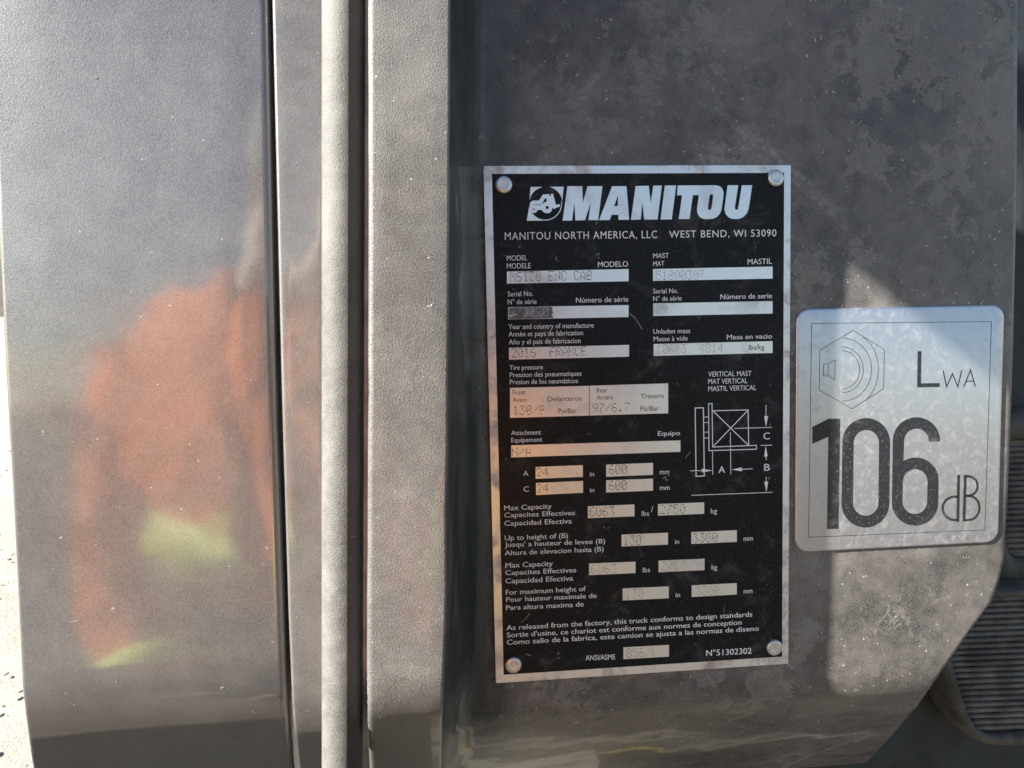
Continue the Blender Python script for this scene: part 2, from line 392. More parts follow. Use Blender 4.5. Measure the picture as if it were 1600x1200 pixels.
# machine body: frame strip, round seal, post, recessed panel
body = thing('machine_body', 'weathered black machine side with round seal, raised post and recessed panel', 'machine', tuple(PB))
STR_L = [(420, -200), (424.5, 0), (439.5, 620), (452.5, 1040), (457, 1120), (465.5, 1200), (480, 1330)]
STR_R = [(511, -300), (511, 1500)]
rows_s = profile(-0.047, 0.30, -0.078, 0.026, 42, 0.12, nflat=14)
sheet('frame_strip', body, MAT['strip'], rows_s, STR_L, STR_R, 0.0012, 0.02, 0.0005, 0.02)
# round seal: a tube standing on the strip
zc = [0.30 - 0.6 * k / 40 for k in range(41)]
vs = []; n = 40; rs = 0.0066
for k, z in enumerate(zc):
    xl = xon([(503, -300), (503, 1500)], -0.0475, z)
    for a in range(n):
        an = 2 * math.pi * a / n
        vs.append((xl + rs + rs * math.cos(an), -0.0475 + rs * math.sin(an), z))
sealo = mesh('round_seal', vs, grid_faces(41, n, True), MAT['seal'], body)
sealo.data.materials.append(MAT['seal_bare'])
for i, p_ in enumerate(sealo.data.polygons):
    if i % n in list(range(0, 8)) + list(range(32, 40)): p_.material_index = 1  # shade painted in: the side turned from the sun gets the dark copy
# thin trim peeking between the seal and the post
rows_t = profile(-0.0478, 0.30, -0.066, 0.03, 44, 0.12, nflat=30)
sheet('edge_trim', body, MAT['trim'], rows_t, [(561, -300), (562, 600), (563.5, 1200), (565, 1400)], [(590, -300), (590, 1400)], 0.0006, 0.01, 0.0003, 0.01)
POST_L = [(575, -300), (574.5, 0), (575, 620), (573, 900), (572.5, 1040), (574, 1130), (577, 1200), (582, 1330)]
POST_R = [(705, -300), (704.5, 0), (702.5, 300), (701.5, 500), (700, 700), (698, 800), (699, 950), (695, 1010), (691.5, 1120), (690, 1200), (687, 1330)]
YP = -0.065
rows_p = profile(YP, 0.30, -0.063, 0.030, 44, 0.12, nflat=30)
sheet('post', body, MAT['post'], rows_p, POST_L, POST_R, 0.0019, 0.016, 0.0010, 0.003, 0.00008)
def ypost(z):
    for (y0, z0), (y1, z1) in zip(rows_p, rows_p[1:]):
        if z1 <= z <= z0: return y0 + (y1 - y0) * (z0 - z) / (z0 - z1)
    return rows_p[0][0] if z > rows_p[0][1] else rows_p[-1][0]
# recessed panel with its steep side wall
REC_R = [(1598, -300), (1597.5, 0), (1596, 300), (1590, 560), (1583, 750), (1577, 870), (1569, 905), (1557, 940), (1537, 967), (1515, 997), (1480, 1047), (1440, 1105), (1400, 1150), (1350, 1202), (1250, 1310)]
YR = 0.0012
rows_r = [(YR, 0.30 - 0.362 * k / 16) for k in range(16)] + [(YR, -0.062 - 0.045 * k / 22) for k in range(22)]
rows_r += profile(YR, -0.106, -0.106, 0.022, 38, 0.0, nflat=0, narc=22, ntail=0)
y_, z_ = rows_r[-1]
for k in range(1, 41):                          # the lower flank keeps curving gently under the machine
    a = rad(38 + 9 * min(1.0, k / 22)); y_ += 0.0026 * math.sin(a); z_ -= 0.0026 * math.cos(a); rows_r.append((y_, z_))
vs = []; nw = 14; nm = 16; er = edge_cols(0.004, 0.006)[::-1]
for (y, z) in rows_r:
    xp = xon(POST_R, ypost(z), z) - 0.0006
    xr = xon(REC_R, y, z); top = min(ypost(z) + 0.0012, y - 0.012)
    xb = xp + 0.0155
    for k in range(nw + 1):                      # the side wall, ending in a soft inside fillet
        u = k / nw; s = u ** 0.62
        yy = top + (y - top) * (1 - (1 - s) ** 1.35)
        vs.append((xp + (xb - xp) * (u ** 1.25), yy, z))
    for k in range(1, nm):
        vs.append((xb + (xr - 0.004 - xb) * k / nm, y, z))
    for e, dr in er: vs.append((xr - e, y + dr, z))
mesh('recessed_panel', vs, grid_faces(len(rows_r), nw + nm + len(er)), MAT['recess'], body)

vs, fs = prism([(-0.47, -1.08), (-0.085, -1.08), (-0.085, -0.24), (-0.47, -0.24)], 0.10, 0.13)  # unseen dark panel added to darken reflections in the lower bends
mesh('chassis_side', vs, fs, MAT['cab'], body, False)
# ------------------------------------------------------------------ cab interior seen past the panel
cab = thing('cab_floor', 'dark dusty cab floor plate behind the pedals at the right', 'floor plate', (0.25, 0.14, -0.30))
vs, fs = prism([(0.02, -0.32), (0.60, -0.32), (0.60, 0.30), (0.02, 0.30)], 0.135, 0.145)
mesh('floor_plate', vs, fs, MAT['cab'], cab, False)

def pedal(label, pts_pad, pts_rim, ylist, Y, tilt=0.0):
    c = U(1600, ylist[-1], Y)
    p = thing('foot_pedal', label, 'pedal', (c.x, Y + 0.02, c.z - 0.02), 'pedals behind the panel')
    pad = px_poly(pts_pad, None, Y); rim = px_poly(pts_rim, None, Y)
    # rim: a rounded border lofted from the outer outline to the pad outline
    def dens(pl, n=72):
        L = [0]; q = pl + pl[:1]
        for a, b in zip(q, q[1:]): L.append(L[-1] + math.hypot(b[0] - a[0], b[1] - a[1]))
        out = []
        for k in range(n):
            s = L[-1] * k / n
            for i in range(len(pl)):
                if L[i] <= s <= L[i + 1]:
                    f = (s - L[i]) / max(1e-9, L[i + 1] - L[i]); a, b = q[i], q[i + 1]
                    out.append((a[0] + (b[0] - a[0]) * f, a[1] + (b[1] - a[1]) * f)); break
        for _ in range(3):
            out = [((out[i - 1][0] + 2 * out[i][0] + out[(i + 1) % n][0]) / 4, (out[i - 1][1] + 2 * out[i][1] + out[(i + 1) % n][1]) / 4) for i in range(n)]
        return out
    A, B = dens(rim), dens(pad)
    vs = []; lev = [(0.0, 0.022), (0.0, 0.006), (0.12, 0.002), (0.35, -0.002), (0.65, -0.003), (0.9, -0.0015), (1.0, 0.002), (1.0, 0.006)]
    for f, dy in lev:
        for a, b in zip(A, B): vs.append((a[0] + (b[0] - a[0]) * f, Y + dy, a[1] + (b[1] - a[1]) * f))
    mesh('rim', vs, grid_faces(len(lev), len(A), True), MAT['rim'], p)
    v2, f2 = prism(B, Y + 0.0035, Y + 0.0045)
    mesh('pad', v2, f2, MAT['rubber'], p, False)
    # ridges
    for (yl, xl, xr) in ylist_rows(ylist, pts_pad):
        a, b = U(xl, yl, Y), U(xr, yl - (xr - xl) * 0.035, Y)
        hh = 0.00125; vv = []; nseg = 8
        for (q, sc) in ((a, 0.4), (a + (b - a) * 0.02, 1.0), (a + (b - a) * 0.98, 1.0), (b, 0.4)):
            for k in range(nseg):
                an = 2 * math.pi * k / nseg
                vv.append((q.x, Y + 0.0032 - 0.0028 * sc * math.sin(an) , q.z + hh * sc * math.cos(an)))
        mesh('ridge', vv, grid_faces(4, nseg, True), MAT['rubber'], p)
    return p
def ylist_rows(ylist, pad):
    out = []
    y0, y1, st = ylist[0], ylist[-1], ylist[1]
    ly = [q for q in pad if q[0] < 1600]; ly.sort(key=lambda q: q[1])
    y = y0
    while y <= y1:
        out.append((y, lerp_poly([(q[0], q[1]) for q in ly], y) + 3, 1740)); y += st
    return out
pedal('ridged rubber foot pedal with scuffed rim at the lower right corner', [(1452, 938), (1470, 985), (1487, 1037), (1503, 1090), (1519, 1134), (1532, 1148), (1610, 1143), (1760, 1134), (1760, 928)],
      [(1428, 920), (1447, 985), (1470, 1048), (1484, 1095), (1502, 1142), (1524, 1166), (1560, 1172), (1640, 1166), (1785, 1155), (1785, 908)], (949, 9.1, 1143), 0.105)
pedal('ridged pedal edge showing right of the noise label, above the larger one', [(1560, 690), (1566, 780), (1573, 860), (1580, 872), (1640, 872), (1760, 866), (1760, 684)],
      [(1530, 640), (1536, 780), (1545, 880), (1556, 935), (1580, 943), (1596, 925), (1604, 885), (1785, 880), (1785, 640)], (703, 8.9, 868), 0.118)

# ------------------------------------------------------------------ text tools
def glyph_mesh(text, bold=0.0):
    c = bpy.data.curves.new('lettering', 'FONT'); c.body = text; c.resolution_u = 3; c.offset = bold; c.fill_mode = 'FRONT'; c.space_character = 1.12 if text.startswith(('MANITOU', 'WEST')) else 1.0
    o = bpy.data.objects.new('lettering', c); COL.objects.link(o)
    dg = bpy.context.evaluated_depsgraph_get(); dg.update()
    m = bpy.data.meshes.new_from_object(o.evaluated_get(dg))
    v = [tuple(x.co) for x in m.vertices]; f = [tuple(p.vertices) for p in m.polygons]
    bpy.data.objects.remove(o); bpy.data.curves.remove(c); bpy.data.meshes.remove(m)
    return v, f
CAPH = 0.682
def text_on(parent, text, p0, p1, cap, mat, Y, bold=0.0, name='lettering', Yp=0.0, f=None):
    """text from the pixel p0 (left end, baseline) to p1 (right end, baseline); cap = capital height in pixels"""
    if f: p0, p1 = f(*p0), f(*p1); cap = cap / f.k
    a, b = U(p0[0], p0[1], Yp), U(p1[0], p1[1], Yp)
    top = U(p0[0], p0[1] - cap, Yp)
    v, fc = glyph_mesh(text, min(bold, 0.0))
    x0 = min(q[0] for q in v); x1 = max(q[0] for q in v)
    h = (top.z - a.z) / CAPH; sx = (b.x - a.x) / (x1 - x0); sl = (b.z - a.z) / (b.x - a.x)
    vs = [(a.x + (q[0] - x0) * sx, Y, a.z + q[1] * h + (q[0] - x0) * sx * sl) for q in v]
    fc = [tuple(x) for x in fc]
    if bold > 0:
        k = len(vs); w_ = bold * 1.5 * h
        vs = [(x - w_ / 2, y, z) for x, y, z in vs] + [(x + w_ / 2, y - 0.00001, z) for x, y, z in vs]
        fc += [tuple(i + k for i in q) for q in fc]
    return mesh(name, vs, fix(vs, fc), mat, parent, False)
def fix(vs, fc):
    out = []
    for q in fc:
        a, b, c = (Vector(vs[i]) for i in q[:3])
        n = (b - a).cross(c - a)
        out.append(q[::-1] if n.y > 0 else q)
    return out
def stroke(parent, pts, wpx, mat, Y, name, f=None, Yp=0.0, closed=False):
    """a printed line of the given width in pixels through pixel points"""
    P = px_poly(pts, f, Yp); wd = wpx / (f.k if f else 1) * 0.305 / F / 2
    if closed: P = P + P[:1]
    vs = []; fs = []
    n = len(P)
    for i, (x, z) in enumerate(P):
        a = P[i - 1] if i > 0 else (P[-2] if closed else P[i]); b = P[i + 1] if i < n - 1 else (P[1] if closed else P[i])
        d1 = Vector((x - a[0], z - a[1])); d2 = Vector((b[0] - x, b[1] - z))
        d1 = d1.normalized() if d1.length > 1e-9 else d2.normalized(); d2 = d2.normalized() if d2.length > 1e-9 else d1
        t_ = (d1 + d2); t_ = t_.normalized() if t_.length > 1e-6 else d1
        nn = Vector((-t_.y, t_.x)); m = wd / max(0.35, nn.dot(Vector((-d1.y, d1.x))))
        vs += [(x + nn.x * m, Y, z + nn.y * m), (x - nn.x * m, Y, z - nn.y * m)]
    for i in range(n - 1): fs.append((2 * i, 2 * i + 1, 2 * i + 3, 2 * i + 2))
    return mesh(name, vs, fix(vs, fs), mat, parent, False)
DOT = {'0': '0E1113151911110E', 'x': ''}
FONT57 = {'0': '01110 10001 10011 10101 11001 10001 01110', '1': '00100 01100 00100 00100 00100 00100 01110', '2': '01110 10001 00001 00010 00100 01000 11111',
 '3': '11111 00010 00100 00010 00001 10001 01110', '4': '00010 00110 01010 10010 11111 00010 00010', '5': '11111 10000 11110 00001 00001 10001 01110',
 '6': '00110 01000 10000 11110 10001 10001 01110', '7': '11111 00001 00010 00100 01000 01000 01000', '8': '01110 10001 10001 01110 10001 10001 01110',
 '9': '01110 10001 10001 01111 00001 00010 01100', 'M': '10001 11011 10101 10101 10001 10001 10001', 'S': '01111 10000 10000 01110 00001 00001 11110',
 'I': '01110 00100 00100 00100 00100 00100 01110', 'E': '11111 10000 10000 11110 10000 10000 11111', 'N': '10001 10001 11001 10101 10011 10001 10001',
 'C': '01110 10001 10000 10000 10000 10001 01110', 'A': '00100 01010 10001 10001 11111 10001 10001', 'B': '11110 10001 10001 11110 10001 10001 11110',
 'F': '11111 10000 10000 11110 10000 10000 10000', 'R': '11110 10001 10001 11110 10100 10010 10001', '/': '00000 00001 00010 00100 01000 10000 00000',
 '.': '00000 00000 00000 00000 00000 01100 01100', ' ': '00000 ' * 7}
def stamped(parent, text, p0, p1, hpx, mat, Y, f, r=0.00023):
    """dot-matrix characters punched into a field: p0 left bottom, p1 right bottom, hpx height"""
    k = f.k; a, b = f(*p0), f(*p1); A, B = U(*a), U(*b); T = U(a[0], a[1] - hpx / k)
    n = len(text); cols = n * 6 - 1; dx = (B - A) / (cols - 1); dz = (T.z - A.z) / 6
    vs = []; fs = []; rng = random.Random(text)
    for ci, ch in enumerate(text):
        for ri, row in enumerate(FONT57[ch].split()[:7]):
            for xi, bit in enumerate(row):
                if bit == '1' and rng.random() > 0.06:
                    q = A + dx * (ci * 6 + xi); x = q.x + rng.uniform(-1, 1) * 5e-5; z = q.z + dz * (6 - ri) + rng.uniform(-1, 1) * 5e-5
                    rr = r * rng.uniform(0.75, 1.15); i0 = len(vs)
                    for s in range(6):
                        an = math.pi / 3 * s; vs.append((x + rr * math.cos(an), Y, z + rr * math.sin(an)))
                    vs.append((x, Y - 0.00006, z))
                    for s in range(6): fs.append((i0 + s, i0 + (s + 1) % 6, i0 + 6))
    return mesh('stamped_digits', vs, fix(vs, fs), mat, parent, False)
def crop(x0, y0, k):
    def f(u, v): return x0 + u / k, y0 + v / k
    f.k = k; return f

# ------------------------------------------------------------------ data plate
plate = thing('data_plate', 'black and silver riveted data plate covered in small printed text', 'data plate', (0, 0, -0.1002))
hx, hz = 0.06, 0.1002
vs, fs = prism(rounded_rect(-hx, hx, -hz, hz, 0.0006, 3), 0.0, 0.00115)
o = mesh('aluminium_sheet', vs, fs, MAT['alu_border'], plate, False)
inner = px_poly([(768.6, 271.8), (1225, 270), (1222, 1027), (787, 1053)])
ix0 = (inner[0][0] + inner[3][0]) / 2; ix1 = (inner[1][0] + inner[2][0]) / 2; iz1 = (inner[0][1] + inner[1][1]) / 2; iz0 = (inner[2][1] + inner[3][1]) / 2
vs, fs = prism([(ix0, iz0), (ix1, iz0), (ix1, iz1), (ix0, iz1)], -0.00006, -0.00001)
mesh('black_face', vs, fs, MAT['plate_black'], plate, False)
Y1, Y2 = -0.00010, -0.00016
c1 = crop(740, 240, 3.0769); c2 = crop(740, 480, 3.0769); c3 = crop(740, 700, 3.0769); c4 = crop(740, 880, 3.0769)
c5 = crop(1060, 570, 5.4545); d1 = crop(780, 270, 6.6667); d2 = crop(1000, 270, 6.6667)
SI, DI = MAT['silver_ink'], MAT['dark_ink']
# emblem and big letters
def shape(parent, pts, f, mat, Y, name, holes=()):
    vs, fs = prism(px_poly(pts, f), Y, Y + 0.00003, [px_poly(h, f) for h in holes])
    return mesh(name, vs, fs, mat, parent, False)
def arc(cx, cy, rx, ry, a0, a1, n=16):
    return [(cx + rx * math.cos(rad(a0 + (a1 - a0) * k / n)), cy + ry * math.sin(rad(a0 + (a1 - a0) * k / n))) for k in range(n + 1)]
CX, CY, RX, RY = 478, 319, 166, 170
lg = MAT['alu']
em = shape(plate, [(326, 148)] + [(445, 147)] + arc(CX, CY, RX, RY, 258, 190), d1, lg, Y1, 'emblem')
shape(em, [(672, 145)] + arc(CX, CY, RX + 14, RY + 8, -6, -72)[::1] + [(530, 146)], d1, lg, Y1, 'emblem_corner')
shape(em, [(287, 500)] + arc(CX, CY, RX, RY, 172, 100) + [(450, 499)], d1, lg, Y1, 'emblem_corner')
stroke(em, arc(CX, CY, RX + 6, RY + 4, 100, -8, 24), 8, lg, Y1, 'emblem_ring', d1)
shape(em, [(318, 345), (320, 312), (345, 291), (415, 288), (455, 226), (520, 222), (526, 242), (535, 242), (540, 217), (560, 219), (580, 292), (592, 336), (626, 325), (632, 334), (631, 350), (566, 378), (553, 362), (545, 400), (520, 420), (480, 420), (455, 404), (442, 386), (400, 388), (390, 408), (368, 420), (345, 416), (328, 396), (322, 370)],
      d1, lg, Y1, 'emblem_truck', [[(442, 328), (478, 266), (494, 270), (492, 300), (462, 314)], arc(499, 362, 17, 17, 0, 330, 11), arc(360, 381, 9, 9, 0, 315, 7), [(366, 332), (366, 338), (440, 338), (440, 332)]])
def letter(pts, f, holes=()): return shape(plate, pts, f, lg, Y1, 'logo_letter', holes)
letter([(710, 140), (865, 140), (871, 312), (920, 140), (1075, 140), (1030, 493), (930, 493), (952, 310), (893, 495), (793, 496), (783, 310), (758, 498), (660, 498)], d1)
letter([(1175, 140), (1325, 140), (1353, 489), (1242, 490), (1240, 437), (1170, 439), (1150, 493), (1040, 493)], d1, [[(1237, 232), (1234, 345), (1197, 347)]])
letter([(1420, 138), (1557, 136), (1577, 312), (1605, 134), (1694, 133), (1649, 487), (1510, 488), (1490, 308), (1473, 488), (1372, 490)], d1)
letter([(258, 133), (376, 132), (330, 486), (213, 487)], d2)
letter([(392, 132), (790, 130), (828, 139), (856, 163), (870, 205), (868, 240), (848, 385), (832, 425), (800, 460), (765, 478), (720, 483), (665, 482), (625, 465), (600, 430), (592, 385), (613, 232), (550, 233), (515, 481), (403, 482), (438, 234), (385, 234)], d2,
       [[(742, 222), (725, 236), (705, 372), (711, 384), (722, 388), (736, 382), (744, 368), (761, 240), (756, 226)]])
letter([(912, 130), (1022, 130), (987, 362), (991, 380), (1004, 387), (1016, 382), (1023, 366), (1060, 130), (1168, 130), (1130, 380), (1112, 422), (1082, 455), (1048, 475), (1010, 482), (960, 480), (920, 463), (890, 428), (878, 380)], d2)
def tx(text, x0, x1, y0, y1, cap, f, bold=0.0, mat=None, Y=Y1, parent=None):
    return text_on(parent or plate, text, (x0, y0), (x1, y1), cap, mat or SI, Y, bold, 'lettering', 0.0, f)
tx('MANITOU NORTH AMERICA, LLC', 150, 882, 415, 406, 36, c1, 0.004)
tx('WEST BEND, WI 53090', 940, 1455, 405, 398, 34, c1, 0.004)
B = 0.014
for a in (('MODEL', 160, 258, 515, 513, 25, c1, .006), ('MODELE', 160, 275, 553, 551, 25, c1, .008), ('MODELO', 598, 742, 546, 543, 26, c1, B),
          ('MAST', 863, 938, 503, 501, 23, c1, .006), ('MAT', 863, 916, 541, 540, 23, c1, .006), ('MASTIL', 1317, 1434, 533, 530, 26, c1, .008),
          ('Serial No.', 164, 286, 687, 684, 24, c1, .006), ('N° de série', 164, 303, 725, 722, 24, c1, .006), ('Número de série', 492, 744, 717, 712, 25, c1, .010),
          ('Serial No.', 863, 983, 673, 670, 23, c1, .006), ('N° de série', 863, 1000, 709, 706, 23, c1, .006), ('Número de serie', 1186, 1434, 700, 695, 24, c1, .008),
          ('Year and country of manufacture', 168, 577, 106, 98, 24, c2, .006), ('Année et pays de fabrication', 168, 526, 141, 134, 24, c2, .006), ('Año y el pais de fabricacion', 169, 515, 179, 172, 24, c2, .006),
          ('Unladen mass', 864, 1041, 128, 124, 23, c2, .006), ('Masse à vide', 865, 1028, 164, 160, 23, c2, .006), ('Masa en vacio', 1217, 1434, 155, 150, 23, c2, .008),
          ('Tire pressure', 173, 333, 302, 298, 23, c2, .008), ('Pression des pneumatiques', 174, 519, 337, 329, 23, c2, .006), ('Presion de los neumàticos', 174, 502, 371, 364, 23, c2, .008),
          ('VERTICAL MAST', 1128, 1335, 334, 330, 24, c2, .004), ('MAT VERTICAL', 1128, 1316, 369, 365, 24, c2, .004), ('MASTIL VERTICAL', 1128, 1358, 404, 398, 24, c2, .004),
          ('Attachment', 181, 324, 615, 611, 22, c2, B), ('Equipement', 181, 330, 650, 646, 22, c2, B), ('Equipo', 886, 992, 618, 615, 22, c2, .012),
          ('A', 239, 263, 134, 133, 24, c3, .004), ('C', 240, 266, 210, 209, 25, c3, .004), ('in', 559, 579, 136, 135, 22, c3, .004), ('in', 559, 580, 213, 212, 22, c3, .004),
          ('mm', 895, 940, 126, 125, 24, c3, .004), ('mm', 895, 942, 202, 201, 24, c3, .004),
          ('Max Capacity', 147, 375, 300, 291, 24, c3, .008), ('Capacites Effectives', 148, 487, 334, 322, 23, c3, .008), ('Capacidad Efectiva', 148, 472, 374, 362, 24, c3, .010),
          ('lbs', 808, 843, 326, 325, 23, c3, .004), ('/', 853, 863, 308, 305, 26, c3, .004), ('kg', 1140, 1170, 314, 313, 23, c3, .004),
          ('Up to height of (B)', 150, 453, 444, 432, 24, c3, .008), ("Jusqu' a hauteur de levee (B)", 150, 632, 476, 458, 23, c3, .010), ('Altura de elevacion hasta (B)', 150, 625, 516, 496, 23, c3, .008),
          ('in', 968, 988, 461, 460, 22, c3, .004), ('mm', 1298, 1342, 447, 445, 24, c3, .004),
          ('Max Capacity', 153, 381, 576, 566, 24, c3, .010), ('Capacites Effectives', 153, 493, 611, 597, 23, c3, .010), ('Capacidad Efectiva', 153, 478, 651, 637, 24, c3, .010),
          ('lbs', 813, 848, 598, 596, 23, c3, .004), ('kg', 1144, 1170, 584, 583, 23, c3, .004),
          ('For maximum height of', 155, 539, 705, 687, 23, c3, .010), ('Pour hauteur maximale de', 156, 591, 740, 720, 23, c3, .010), ('Para altura maxima de', 156, 529, 779, 761, 23, c3, .010),
          ('in', 971, 992, 717, 716, 22, c3, .004), ('mm', 1298, 1340, 699, 697, 23, c3, .004),
          ('As released from the factory, this truck conforms to design standards', 158, 1339, 322, 256, 24, c4, .012),
          ('Sortie d\'usine, ce chariot est conforme aux normes de conception', 160, 1288, 357, 295, 24, c4, .012),
          ('Como salio de la fabrica, este camion se ajusta a las normas de diseno', 160, 1370, 392, 324, 24, c4, .012),
          ('ANSI/ASME', 538, 681, 467, 462, 25, c4, .008), ('N°51302302', 1118, 1336, 446, 434, 28, c4, .012)):
    tx(*a)
# bare metal fields
def field(x0, x1, tl, tr, bl, br, f):
    vs, fs = prism(px_poly([(x0, bl), (x1, br), (x1, tr), (x0, tl)], f), Y1, Y1 + 0.00003)
    return mesh('field', vs, fs, MAT['alu'], plate, False)
DD, DL = MAT['dot_dark'], MAT['dot_light']
def fld(q, f, text, p0, p1, h, mat):
    fo = field(*q, f)
    if text: stamped(fo, text, p0, p1, h, mat, Y2, f)
    return fo
fld((160, 745, 567, 555, 625, 614), c1, 'MSI30 ENC CAB', (178, 613), (566, 606), 42, DD)
fld((862, 1437, 555, 543, 612, 601), c1, '51800307', (878, 606), (1108, 602), 40, DL)
s1 = fld((166, 745, 738, 728, 797, 786), c1, None, 0, 0, 0, DD)
vs, fs = prism(px_poly([(168, 740), (250, 737), (372, 736), (382, 742), (376, 752), (384, 765), (374, 772), (386, 790), (300, 793), (170, 796), (168, 782), (205, 776), (205, 770), (168, 778)], c1), Y1 - 0.00003, Y1 - 0.00001)
mesh('ink_smudge', vs, fs, MAT['smudge'], s1, False)
stamped(s1, '973220', (174, 783), (358, 778), 40, DL, Y2, c1)
fld((863, 1437, 720, 709, 781, 769), c1, '79', (876, 765), (928, 763), 36, DL)
fld((170, 747, 195, 181, 252, 238), c2, '2016  FRANCE', (184, 240), (540, 230), 40, DD)
f6 = fld((865, 1437, 177, 163, 234, 220), c2, '10613  4814', (880, 222), (1196, 214), 40, DL)
tx('lbs/kg', 1322, 1397, 205, 203, 24, c2, .002, DI, Y2, f6)
f7 = fld((175, 554.5, 388, 378, 532, 521), c2, '130/9', (193, 516), (337, 513), 40, DD)
f7b = fld((557.5, 935, 377.5, 366, 520.5, 510), c2, '97/6.7', (575, 504), (748, 499), 38, DD)
for a in (('Front', 188, 248, 421, 419, 22, f7), ('Avant', 188, 254, 456, 455, 22, f7), ('Delanteros', 356, 518, 453, 449, 23, f7), ('Psi/Bar', 408, 496, 510, 508, 23, f7),
          ('Rear', 592, 644, 410, 409, 22, f7b), ('Arriere', 592, 668, 445, 443, 22, f7b), ('Trasero', 803, 914, 439, 436, 23, f7b), ('Psi/Bar', 802, 890, 499, 497, 23, f7b)):
    tx(a[0], a[1], a[2], a[3], a[4], a[5], c2, 0.0, DI, Y2, a[6])
fld((181, 994, 664, 640, 722, 695), c2, 'N/A', (187, 713), (274, 711), 36, DD)
fld((298, 525, 91, 82, 148, 139), c3, '24', (305, 135), (357, 133), 37, DD)
fld((300, 526, 168, 158, 226, 215), c3, '24', (307, 213), (357, 211), 37, DD)
fld((637, 862, 80, 71, 138, 129), c3, '600', (652, 124), (735, 121), 40, DD)
fld((637, 862, 155, 147, 214, 205), c3, '600', (652, 200), (735, 197), 40, DD)
fld((549, 773, 280, 271, 337, 328), c3, '6063', (559, 327), (674, 323), 40, DD)
fld((886, 1108, 269, 261, 325, 316), c3, '2750', (897, 316), (1015, 312), 40, DD)
fld((711, 934, 416, 407, 473, 464), c3, '130', (722, 466), (803, 463), 42, DD)
fld((1046, 1265, 404, 395, 461, 451), c3, '3300', (1056, 452), (1170, 448), 40, DD)
fld((555, 778, 555, 546, 611, 601), c3, '6063', (566, 602), (684, 598), 40, DL)
fld((889, 1110, 541, 532, 597, 587), c3, '2750', (903, 588), (1018, 584), 40, DL)
fld((716, 938, 675, 665, 733, 722), c3, '130', (732, 724), (815, 720), 42, DL)
fld((1048, 1265, 660, 649, 716, 704), c3, '3300', (1072, 708), (1178, 703), 40, DL)
fld((720, 939, 404, 392, 461, 449), c4, 'B56.1', (738, 450), (872, 444), 38, DL)
# mast diagram
dg_ = stroke(plate, [(142, 368), (212, 366), (220, 946), (150, 951)], 9, SI, Y1, 'diagram_mast', c5, closed=True)
for pts, cl in (([(256, 331), (286, 330), (291, 700), (664, 686), (664, 719), (260, 731)], True), ([(291, 392), (593, 384), (598, 684)], False),
                ([(293, 392), (598, 688)], False), ([(595, 384), (293, 698)], False), ([(219, 445), (254, 444)], False), ([(219, 492), (254, 491)], False), ([(219, 574), (255, 573)], False), ([(220, 624), (256, 623)], False),
                ([(475, 542), (797, 533)], False), ([(442, 575), (446, 932)], False), ([(290, 735), (292, 938)], False), ([(700, 687), (797, 684)], False), ([(110, 1112), (802, 1086)], False),
                ([(100, 903), (200, 901)], False), ([(540, 890), (632, 886)], False), ([(746, 342), (745, 440)], False), ([(746, 775), (748, 812)], False), ([(747, 955), (748, 1000)], False)):
    stroke(dg_, pts, 8 if cl or pts[0][0] in (291, 293, 595) else 6, SI, Y1, 'diagram_line', c5, closed=cl)
for pts in ([(200, 885), (290, 900), (200, 917)], [(452, 893), (540, 873), (540, 907)], [(729, 437), (763, 436), (746, 530)], [(743, 690), (730, 782), (760, 780)], [(731, 996), (764, 995), (749, 1086)]):
    vs, fs = prism(px_poly(pts, c5), Y1 - 0.00002, Y1 + 0.00001); mesh('diagram_arrow', vs, fs, SI, dg_, False)
tx('A', 340, 398, 922, 920, 56, c5, .006); tx('B', 730, 778, 903, 901, 58, c5, .010); tx('C', 724, 778, 636, 634, 58, c5, .008)
# scratches in the print
stroke(plate, [(750, 30), (772, 48), (792, 76), (810, 108)], 6, MAT['chalk'], Y2, 'scratch', c2)
stroke(plate, [(226, 284), (245, 270), (260, 254), (271, 240)], 6, MAT['chalk'], Y2, 'scratch', c4)
stroke(plate, [(1017, 727), (1042, 695)], 4, MAT['chalk'], Y2, 'scratch', c2)
stroke(plate, [(1202, 236), (1206, 205)], 4, MAT['chalk'], Y2, 'scratch', c4)
stroke(plate, [(248, 435), (276, 444)], 8, MAT['chalk'], Y2, 'scratch', c4)
# rivets
def rivet(cpx, cpy, r=0.0033):
    c = U(cpx, cpy); prof = [(1.0, 0.0), (1.0, -0.0009), (0.985, -0.0014), (0.93, -0.00175), (0.85, -0.0019), (0.62, -0.00197), (0.55, -0.00198), (0.50, -0.00196), (0.45, -0.00190), (0.3, -0.00188), (0.001, -0.00188)]
    n = 28; vs = [(c.x + r * f * math.cos(2 * math.pi * k / n), y, c.z + r * f * math.sin(2 * math.pi * k / n)) for f, y in prof for k in range(n)]
    mesh('rivet', vs, fix(vs, grid_faces(len(prof), n, True)), MAT['rivet'], plate)
rivet(786.5, 289.5); rivet(1210, 279); rivet(801.5, 1037); rivet(1208, 1010)

